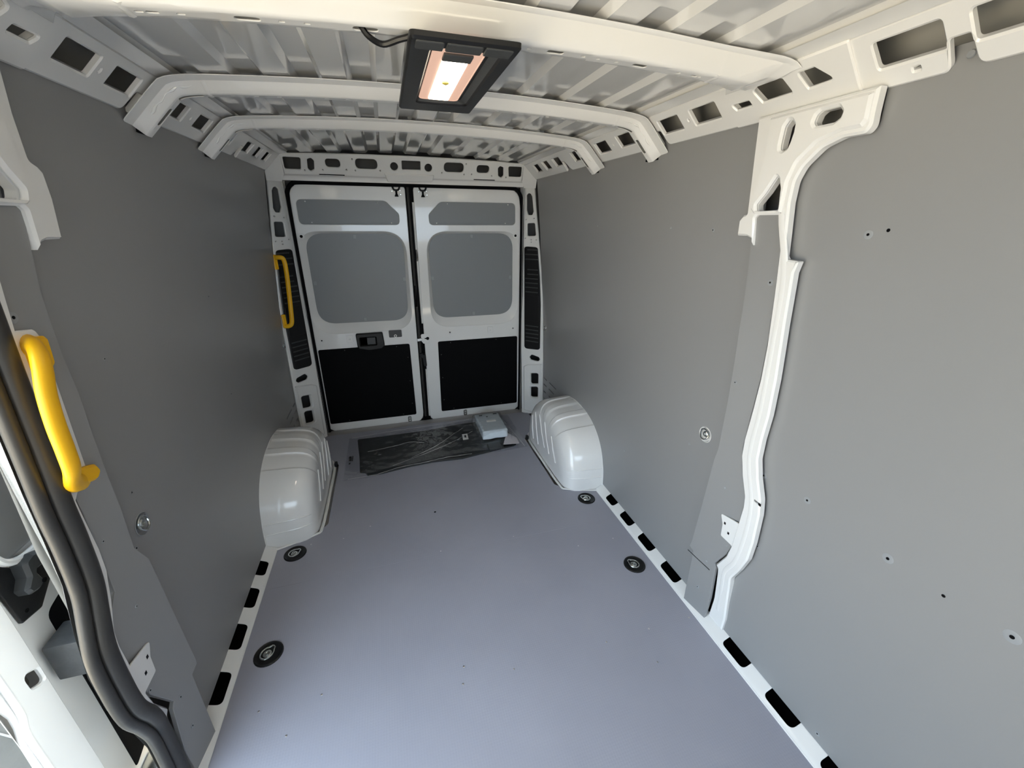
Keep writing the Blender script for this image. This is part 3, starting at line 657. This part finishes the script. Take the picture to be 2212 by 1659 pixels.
# ------------------------------------------------------------------ wheel arches
def arch(s, label):
    root = empty('wheel_arch', (s*.80, 2.20, 0)); tag(root, label, 'wheel arch', 'pair of wheel arches')
    X = [(.906, 1.0), (.86, .992), (.80, .982), (.76, .968), (.730, .945), (.708, .912), (.694, .87), (.684, .82), (.677, .76), (.674, .66), (.672, .5), (.671, .3), (.670, 0.02)]
    n = 200; rows = []
    bands = [(.32, .41), (.44, .50), (.53, .585)] # share of the half turn, front = 0
    def ridge(t):
        v = 0
        for a, b in bands:
            k = min((t-a)/.006, (b-t)/.006); v += max(0, min(1, k))
        return v
    for j, (x, k) in enumerate(X):
        row = []
        for i in range(n+1):
            t = i/n; th = math.pi*t
            c, q = math.cos(th), math.sin(th)
            c = math.copysign(abs(c)**.86, c); q = q**.80
            rr = k-ridge(t)*.020*(1 if .6 < k < .999 else 0)
            if t < .10 and k > .5: rr *= 1.0
            y = 2.205-.405*c*rr; z = .392*q*rr
            # lower front crease of the pressing
            row.append((s*x, y, z))
        rows.append(row)
    bm = quadstrip(rows); sh = link('arch_shell', bm, PAINT, root, 24)
    # flange lying on the floor
    fl_ = [(.90, 1.775), (.70, 1.845), (.665, 1.90), (.660, 2.2), (.662, 2.46), (.70, 2.575), (.80, 2.63), (.90, 2.63)]
    P = smooth_path([(s*x, y, .004) for x, y in fl_], 5)
    link('arch_flange', tube(P, .008, 8, flat=.5), PAINT, root)
    W_ = [(1.80, .0), (1.803, .06), (1.815, .13), (1.85, .21), (1.91, .285), (1.99, .341), (2.09, .376), (2.205, .390), (2.32, .376), (2.42, .341), (2.5, .285), (2.56, .21), (2.60, .1), (2.61, 0)]
    P = smooth_path([(s*.9, y, z) for y, z in W_], 5)
    link('arch_edge', tube(P, .006, 8, up=(1, 0, 0), flat=.8), PAINT, root)
    # creases running over the front of the pressing
    def surf(x, t):
        k = interp(-x, [(-a, b) for a, b in X]); th = math.pi*t; c, q = math.cos(th), math.sin(th)
        c = math.copysign(abs(c)**.86, c); q = q**.80
        return Vector((s*x, 2.205-.405*c*k, .392*q*k))
    for t0, x1 in ((.045, .69), (.085, .70)):
        P = [surf(x, t0+.02*(.9-x)) for x in frange(.695, .895, .02)]
        link('arch_crease', tube(P, .003, 6), PAINT, sh)
    for (y, z, y2, z2) in ((2.30, .29, 2.18, .10), (2.38, .27, 2.30, .06), (2.20, .28, 2.10, .10), (2.08, .24, 1.99, .10), (2.44, .22, 2.40, .05)):
        link('side_crease', tube([Vector((s*.673, y, z)), Vector((s*.671, (y+y2)/2+.01, (z+z2)/2)), Vector((s*.670, y2, z2))], .003, 6), PAINT, sh)
    bm = bmesh.new(); box(bm, min(s*.645, s*.662), max(s*.645, s*.662), 2.47, 2.50, .002, .03, .003); link('arch_clip', bm, PLASTIC, root)
    return root
arch(1, 'white painted wheel arch by the brighter right-hand wall, right of the wrapped box')
arch(-1, 'white painted wheel arch by the shaded left-hand wall, left of the plastic bag')

# ------------------------------------------------------------------ tie-down rings
def floor_ring(x, y, label, rot):
    root = empty('floor_tie_down', (x, y, 0)); tag(root, label, 'tie-down ring', 'floor tie-down rings')
    link('cup', lathe(bmesh.new(), [(.050, 0), (.0495, .003), (.046, .005), (.043, .003), (.038, .0012), (.0, .0008)], (x, y, 0), (0, 0, 1), 28), PLASTIC, root)
    P = [Vector((math.cos(a)*.024*(1.25 if abs(a) < .5 else 1), math.sin(a)*.021, .006)) for a in [2*math.pi*i/20-math.pi for i in range(21)]]
    q = []
    for p in P: v = Matrix.Rotation(rot, 3, 'Z') @ p; q.append(Vector((x+v.x-.004, y+v.y, v.z)))
    link('ring', tube(q, .0032, 8), STEEL, root)
    link('bolt', lathe(bmesh.new(), [(.016, .001), (.015, .004), (.010, .0065), (.009, .0065), (.0085, .0105), (.005, .0105), (.0045, .007), (0, .007)], (x-.004, y, 0), (0, 0, 1), 12), STEEL, root)
floor_ring(-.767, 1.740, 'black round floor tie-down with steel ring at the front foot of the left wheel arch', .6)
floor_ring(.767, 1.738, 'black round floor tie-down with steel ring at the front foot of the right wheel arch', 2.4)
floor_ring(-.768, 1.233, 'black round floor tie-down nearer the camera on the left, beside the black slots', .9)
floor_ring(.767, 1.231, 'black round floor tie-down nearer the camera on the right, beside the slotted white sill', 2.1)
def wall_ring(s, y, z, label, r=.030, m=PAINT):
    x = s*(wx(z)+.002); root = empty('wall_tie_down', (x, y, z)); tag(root, label, 'tie-down ring', 'wall tie-down rings')
    link('cup', lathe(bmesh.new(), [(r*1.04, .0035), (r*1.0, .005), (r*.94, .002), (r*.80, -.006), (r*.6, -.009), (0, -.009)], (x, y, z), (-s, 0, 0), 26), m, root)
    P = [Vector((x-s*(.006+.010*(i > 10)*math.sin((i-10)*math.pi/10)*.6), y+r*.66*math.cos(2*math.pi*i/20), z+r*.10+r*.66*math.sin(2*math.pi*i/20))) for i in range(21)]
    link('ring', tube(P, r*.11, 8, up=(1, 0, 0)), STEEL, root)
    link('bolt', lathe(bmesh.new(), [(r*.45, -.008), (r*.44, .002), (r*.30, .006), (r*.16, .006), (r*.14, .002), (0, .002)], (x, y, z+r*.05), (-s, 0, 0), 14), STEEL, root)
wall_ring(1, 1.108, .737, 'round wall tie-down with white cup on the bright right wall')  # white cup colour stands in for the light falling on it
wall_ring(-1, 1.108, .737, 'round wall tie-down with grey cup on the dark left wall', m=CAP)
wall_ring(1, 2.83, .735, 'small wall tie-down on the right wall beside the black rear pillar cover', r=.026, m=CAP)
wall_ring(-1, 2.83, .735, 'small wall tie-down on the left wall beside the yellow rear handle', r=.026, m=CAP)

# ------------------------------------------------------------------ lamp
def lamp():
    zb = 1.780; x0, x1, y0, y1 = -.129, .072, .873, 1.377
    root = empty('ceiling_lamp', ((x0+x1)/2, (y0+y1)/2, zb)); tag(root, 'lit black rectangular roof lamp with clear lens hanging from the near bow', 'lamp')
    lx0, lx1, ly0, ly1 = -.081, .018, .930, 1.285
    hole = rect(lx0-.006, ly0-.02, lx1+.024, ly1+.012, .018, 6)
    link('housing', sheet(rect(x0, y0, x1, y1, .010, 4), [hole], t=.012, ch=.004, fmap=lambda u, v, w: (u, v, zb+.012-w)), PLASTIC, root)
    li = rect(lx0-.002, ly0, lx1+.004, ly1, .014, 6)
    bm = bmesh.new(); a = [bm.verts.new((p[0], p[1], zb+.004)) for p in hole]; b = [bm.verts.new((p[0], p[1], zb+.014)) for p in li]
    for i in range(len(a)): j = (i+1) % len(a); bm.faces.new((a[i], a[j], b[j], b[i]))
    link('reflector_rim', bm, DARKGREY, root)
    lens = link('lens', sheet(rect(lx0, ly0, lx1, ly1, .014, 6), t=.003, ch=.001, fmap=lambda u, v, w: (u, v, zb+.012-w)), LENS, root)
    link('lens_rim', tube([Vector((p[0], p[1], zb+.009)) for p in rect(lx0, ly0, lx1, ly1, .014, 6)+[rect(lx0, ly0, lx1, ly1, .014, 6)[0]]], .0016, 6), LENS, root)
    tb = link('light_strip', sheet(rect(-.058, .995, -.006, 1.280, .006), t=.002, ch=.0005, fmap=lambda u, v, w: (u, v, zb+.0085-w)), TUBE, lens)
    link('switch', sheet(rect(-.060, .952, -.002, .988, .003), t=.004, ch=.001, fmap=lambda u, v, w: (u, v, zb+.009-w)), DARKGREY, lens)
    link('motion_sensor', lathe(bmesh.new(), [(.0085, 0), (.008, .003), (.004, .005), (0, .005)], (-.034, 1.125, zb+.0065), (0, 0, -1), 14), mat('sensor_amber', (.55, .45, .10), .3), lens)
    for xa, xb in ((-.118, -.068), (-.064, .002), (.006, .058)):
        link('housing_clip', sheet(rect(xa, y0+.006, xb, y0+.042, .004), t=.003, ch=.0012, fmap=lambda u, v, w: (u, v, zb-w+.0005)), DARKGREY, root)
    bm = bmesh.new(); box(bm, -.10, .045, .945, 1.34, zb+.011, 1.812, .004); link('mount', bm, PLASTIC, root)
    link('cable', tube(smooth_path([(-.21, .968, 1.824), (-.195, .972, 1.806), (-.17, .98, 1.799), (-.14, .96, 1.803), (-.12, .95, 1.806)], 5), .0055, 8), PLASTIC, root)
    l = bpy.data.lights.new('lamp_glow', 'AREA'); l.shape = 'RECTANGLE'; l.size = .05; l.size_y = .28; l.energy = .5; l.color = (1, .80, .58)
    lo = bpy.data.objects.new('lamp_glow', l); COL.objects.link(lo); lo.location = (-.032, 1.137, zb+.002); lo.parent = root; lo.matrix_parent_inverse = Matrix.Translation(-root.location)
lamp()

# ------------------------------------------------------------------ yellow grab handles
def near_handle():
    root = empty('grab_handle', (-.87, .93, 1.0)); tag(root, 'large yellow grab handle on the door pillar in the left foreground', 'handle', 'yellow grab handles')
    p = [(-.866, .930, 1.262), (-.840, .922, 1.277), (-.812, .897, 1.276), (-.800, .874, 1.248), (-.799, .858, 1.205), (-.800, .850, 1.150), (-.802, .849, 1.100), (-.808, .853, 1.058), (-.828, .872, 1.026), (-.848, .900, 1.002), (-.866, .940, .985)]
    P = smooth_path(p, 6); n = len(P)
    R = [.0165+.012*max(0, 1-i/(n*.20))+.008*max(0, 1-(n-1-i)/(n*.18)) for i in range(n)]
    link('grip', tube(P, R, 18, up=(1, 0, 0), flat=.72), YELLOW, root)
    link('foot', sheet(rnd([(.905, 1.292), (.952, 1.290), (.950, 1.235), (.918, 1.212), (.905, 1.24)], .012), t=.012, ch=.005, fmap=wall_map(-1, .032)), YELLOW, root)
    link('foot', sheet(rnd([(.908, 1.05), (.922, 1.02), (.965, 1.004), (.974, .984), (.958, .970), (.92, .982), (.906, 1.01)], .012), t=.012, ch=.005, fmap=wall_map(-1, .032)), YELLOW, root)
near_handle()
def far_handle():
    root = empty('grab_handle', (-.86, 2.88, .85)); tag(root, 'slim yellow grab handle on the rear left pillar beside the doors', 'handle', 'yellow grab handles')
    f = rp_map(-1, 0)
    q = [(.872, 1.270, .004), (.858, 1.272, .030), (.846, 1.255, .040), (.845, 1.18, .042), (.850, 1.06, .042), (.856, .95, .042), (.861, .875, .040), (.870, .852, .028), (.884, .850, .004)]
    P = smooth_path([f(*a) for a in q], 6)
    link('grip', tube(P, .0135, 12, up=(0, 1, 0), flat=.8), YELLOW, root)
    link('foot', sheet(rect(.862, 1.20, .880, 1.288, .005), t=.010, ch=.003, fmap=rp_map(-1, .004)), YELLOW, root)
    link('foot', sheet(rect(.872, .842, .890, .925, .005), t=.010, ch=.003, fmap=rp_map(-1, .004)), YELLOW, root)
far_handle()

# ------------------------------------------------------------------ wrapped parts lying on the floor
random.seed(3)
def inside(p, poly):
    c = False; j = len(poly)-1
    for i in range(len(poly)):
        a, b = poly[i], poly[j]
        if (a[1] > p[1]) != (b[1] > p[1]) and p[0] < (b[0]-a[0])*(p[1]-a[1])/(b[1]-a[1])+a[0]: c = not c
        j = i
    return c
mat_o = [(-.540, 2.800), (-.30, 2.80), (-.05, 2.805), (.18, 2.835), (.40, 2.845), (.545, 2.70), (.555, 2.46), (.535, 2.415), (.39, 2.392), (.152, 2.348), (-.05, 2.360), (-.21, 2.345), (-.36, 2.315), (-.451, 2.308), (-.470, 2.350), (-.502, 2.362), (-.515, 2.56)]
m_ = tag(link('rubber_mat', sheet(rnd(mat_o, .015), [ell(-.385, 2.55, .014), ell(.165, 2.605, .013)], t=.010, ch=.003, fmap=lambda u, v, w: (u, v, w+.001)), MATB), 'black moulded mat lying in the clear bag before the rear doors', 'mat')
from mathutils import noise
def film(x0, x1, yl, yh, z0, amp, nx, ny, poly=None):
    rows = []
    for j in range(ny+1):
        row = []
        for i in range(nx+1):
            a, b = i/nx, j/ny; x = x0+(x1-x0)*a
            y = yl(a)+(yh(a)-yl(a))*b
            v = Vector((x*13, y*30, 0)); h = noise.fractal(v, .8, 2.2, 4)
            r = 1-abs(noise.noise(Vector((x*3+y*9, y*4-x*2, 3.1))))*2.2
            z = z0+amp*(.5+.5*h)+amp*1.1*max(0, r-.55)
            e = min(a, 1-a, b, 1-b); z = .0015+(z-.0015)*min(1, e*7)
            row.append((x, y, z))
        rows.append(row)
    return quadstrip(rows)
lower = lambda a: interp(a, [(0, 2.300), (.1, 2.292), (.30, 2.335), (.5, 2.375), (.8, 2.370), (1, 2.385)])
upper = lambda a: interp(a, [(0, 2.845), (.4, 2.865), (.8, 2.915), (.98, 2.925), (1, 2.92)])
fb = tag(link('plastic_bag', film(-.598, .625, lower, upper, .0125, .018, 120, 56), FILM, None, 60), 'clear crinkled plastic bag lying flat before the rear doors', 'bag')
bl = link('bag_label', sheet(rnd([(.192, 2.556), (.232, 2.557), (.237, 2.640), (.198, 2.638)], .001), t=.001, ch=.0002, fmap=lambda u, v, w: (u, v, w+.0265)), LABEL, fb)
link('label_print', sheet(rnd([(.208, 2.585), (.222, 2.585), (.224, 2.622), (.211, 2.622)], 0), t=.0006, ch=.0001, fmap=lambda u, v, w: (u, v, w+.0277)), INK, bl)
for q in ((-.575, 2.50, -.560, 2.53), (-.578, 2.535, -.563, 2.558), (-.558, 2.495, -.552, 2.56), (-.575, 2.46, -.565, 2.478)):
    link('bag_print', sheet(rect(q[0], q[1], q[2], q[3], .001, 2), t=.0006, ch=.0001, fmap=lambda u, v, w: (u, v, w+.016)), INK, fb)
for pts in ([(-.57, 2.305, .006), (-.40, 2.300, .014), (-.25, 2.335, .020), (-.10, 2.352, .016), (.05, 2.380, .014), (.22, 2.378, .012)], [(-.30, 2.36, .022), (-.05, 2.46, .026), (.12, 2.55, .028), (.28, 2.66, .030)],
            [(-.18, 2.42, .022), (0, 2.53, .026), (.14, 2.66, .028), (.22, 2.74, .026)], [(-.58, 2.842, .004), (-.40, 2.853, .010), (-.2, 2.860, .014), (.1, 2.872, .014), (.3, 2.90, .010)], [(-.46, 2.58, .022), (-.30, 2.60, .026), (-.18, 2.63, .026), (-.08, 2.60, .024)],
            [(.605, 2.395, .004), (.585, 2.60, .008), (.560, 2.80, .010), (.545, 2.91, .006)]):
    P = smooth_path(pts, 6)
    for q in P: q.z += .002*noise.noise(q*40); q.y += .006*noise.noise(q*25+Vector((3, 1, 2)))
    link('film_fold', tube(P, [.0006+.0022*abs(noise.noise(Vector((i*.35, pts[0][0]*9, 0)))) for i in range(len(P))], 6, flat=.6), GLUE_GLINT, fb)  # pale tubes put in as highlights along the film folds
def wrapped_box():
    root = empty('wrapped_box', (.42, 2.62, .03)); tag(root, 'small box in crumpled clear wrap standing on the black mat', 'box')
    bm = bmesh.new(); box(bm, .325, .515, 2.50, 2.79, .030, .100, .018, 3)
    bmesh.ops.subdivide_edges(bm, edges=bm.edges[:], cuts=3, use_grid_fill=True)
    for v in bm.verts:
        n = noise.fractal(v.co*22, .7, 2, 3); d = Vector((v.co.x-.42, v.co.y-2.64, v.co.z-.06)); v.co += d.normalized()*n*.006
        if v.co.y < 2.62: v.co.x = .42+(v.co.x-.42)*1.0
    carton = link('carton', bm, CARDW, root, 60)
    bm = bmesh.new(); rows = []
    for j in range(19):
        t = j/18; yy = 2.47+.34*t; row = []
        for i in range(25):
            a = math.pi*i/24; x = .42-.122*math.copysign(abs(math.cos(a))**.55, math.cos(a)); z = .022+.088*abs(math.sin(a))**.55
            n = noise.fractal(Vector((x*26, yy*22, z*26)), .7, 2, 3)
            k = 1+.08*n-(.0 if .05 < t < .95 else .12)
            row.append((.42+(x-.42)*k, yy+.012*n, max(.016, .03+(z-.03)*k)))
        rows.append(row)
    link('wrap_film', quadstrip(rows), FILM, root, 60)
    link('box_label', sheet(rect(.385, 2.625, .455, 2.655, .002), t=.001, ch=.0002, fmap=lambda u, v, w: (u, v, w+.1085)), LABEL, carton)
    for q in ((.35, 2.74, .375, 2.752), (.40, 2.71, .412, 2.722), (.46, 2.745, .49, 2.757)):
        link('box_print', sheet(rect(*q, .001, 2), t=.001, ch=.0002, fmap=lambda u, v, w: (u, v, w+.107)), INK, carton)
wrapped_box()
tag(link('leaflet', sheet([(.452, 2.412), (.566, 2.397), (.570, 2.480), (.530, 2.560), (.490, 2.500)], t=.0015, ch=.0003, fmap=lambda u, v, w: (u, v, w+.028)), PAPER), 'pale printed leaflet tucked beside the wrapped box', 'leaflet')
def fastener_bag():
    root = empty('parts_pouch', (.40, 2.40, .012)); tag(root, 'small dark clear pouch of parts in front of the wrapped box', 'pouch')
    bm = bmesh.new(); box(bm, .345, .435, 2.385, 2.46, .012, .030, .007, 3); link('pouch', bm, DARKGREY, root)
    bm = bmesh.new(); box(bm, .455, .545, 2.405, 2.43, .012, .024, .004, 2); link('strip', bm, BLACK, root)
fastener_bag()

# ------------------------------------------------------------------ open sliding door outside the left opening
D3 = struct('door_3')
def dxo(y): return interp(y, [(.80, -1.100), (.945, -1.100), (.965, -1.118), (1.03, -1.124), (2.2, -1.124)])
def sd_map(off=0.): return lambda u, v, w: (dxo(u)+w+off, u, v)
so = [(.834, 1.20, 0), (.836, .62, 0), (.838, .520), (.848, .462, .02), (.846, .430, .02), (.837, .390, .02), (.833, .300, 0), (.830, -.15, .04), (.86, -.20), (2.05, -.20), (2.05, 1.66), (.86, 1.66), (.834, 1.60)]
link('inner_skin', sheet(rnd(so, .02), [rnd([(.907, .514), (.909, .466), (.942, .447), (.941, .492)], .012)], t=.010, ch=.004, fmap=sd_map(-.010), cu=(.945, .955, .965, .99)), PAINT, D3)
bm = quadstrip([[(x, y, z) for z in (-.2, .4, .8, 1.4, 1.66)] for x, y in ((-1.108, .836), (-1.112, .838), (-1.125, .86), (-1.17, .98), (-1.185, 2.05))]); link('outer_skin', bm, PAINT, D3)
link('edge_bead', tube(smooth_path([(-1.096, .861, .75), (-1.096, .861, .60), (-1.096, .861, .50), (-1.096, .859, .447), (-1.096, .848, .398), (-1.096, .846, .28), (-1.096, .844, .1), (-1.096, .844, -.15)], 5), .007, 8, up=(1, 0, 0)), PAINT, D3)
link('door_board', sheet(rnd([(.97, 1.50, .08), (.97, .80, .06), (1.01, .752, .05), (2.0, .752, .1), (2.0, 1.50, .1)], .05, 8), t=.006, ch=.002, fmap=sd_map(.002)), PLY, D3)
link('ledge', tube(smooth_path([(-1.108, .985, .80), (-1.106, 1.0, .765), (-1.106, 1.04, .742), (-1.106, 1.12, .738), (-1.106, 1.25, .738)], 5), .009, 10, up=(1, 0, 0)), PAINT, D3)
lp = link('latch_plate', sheet(rnd([(.955, .800), (.958, .760), (.974, .604), (1.035, .588), (1.10, .640), (1.10, .725), (1.02, .735), (.985, .775)], .008), t=.008, ch=.003, fmap=sd_map(.001)), PLASTIC, D3)
bm = sheet(rnd([(1.003, .752, .016), (1.030, .757), (1.056, .748, .016), (1.061, .708, .006), (1.022, .712, .006), (1.031, .673, .01), (1.010, .665, .01), (.985, .672, .012), (.979, .692), (.999, .712)], .006), t=.030, ch=.007, fmap=lambda u, v, w: (-1.115+w, u+.012, v-.008)); link('latch_handle', bm, DARKGREY, lp)
link('latch_screw', lathe(bmesh.new(), [(.006, 0), (.006, .002), (.003, .002), (0, .001)], (-1.084, 1.034, .672), (1, 0, 0), 12), BLACK, lp)
link('latch_screw', lathe(bmesh.new(), [(.005, 0), (.005, .002), (.002, .002), (0, .001)], (-1.112, .996, .622), (1, 0, 0), 12), BLACK, lp)
bm = bmesh.new(); box(bm, -1.105, -1.034, .970, 1.050, .404, .518, .004); bmesh.ops.subdivide_edges(bm, edges=bm.edges[:], cuts=2, use_grid_fill=True); link('bump_stop', bm, FOAM, D3)
link('track_cover', sheet(rnd([(1.040, .560, .03), (1.10, .575, .01), (1.10, -.10), (1.042, -.115)], .01), t=.004, ch=.0015, fmap=sd_map(.001)), BLACK, D3)
bm = bmesh.new(); box(bm, -1.12, -1.06, 1.02, 1.10, -.22, -.14, .006); link('roller_bracket', bm, STEEL, D3)
link('hole_back', sheet(rect(.89, .43, .96, .53, .01), t=.002, ch=.0005, fmap=lambda u, v, w: (-1.15+w, u, v)), GROUND, D3)

# ------------------------------------------------------------------ unseen wall and roof added to shade the ground outside the van
cp = struct('wall_outside')
bm = bmesh.new(); box(bm, -5.2, -5.0, 1.1, 9, -.62, 3.4); link('carport_wall', bm, GROUND, cp, 0)
bm = bmesh.new(); box(bm, -5.2, -1.3, 1.1, 9, 3.4, 3.5); link('carport_roof', bm, GROUND, cp, 0)
# ------------------------------------------------------------------ ground outside
g = tag(link('ground', quadstrip([[(x, y, -.62) for x in (-30, 30)] for y in (-30, 30)]), GROUND, None, 0), kind='structure')
GROUNDSHADE = mat('dark_paving', (.115, .112, .102), .75, var=.25, scale=9, bump=.5, bscale=45)  # darker ground colour stands in for shade beside the van
tag(link('ground', quadstrip([[(x, y, -.612) for x in (-5.0, -1.25)] for y in (.95, 9)]), GROUNDSHADE, None, 0), kind='structure')
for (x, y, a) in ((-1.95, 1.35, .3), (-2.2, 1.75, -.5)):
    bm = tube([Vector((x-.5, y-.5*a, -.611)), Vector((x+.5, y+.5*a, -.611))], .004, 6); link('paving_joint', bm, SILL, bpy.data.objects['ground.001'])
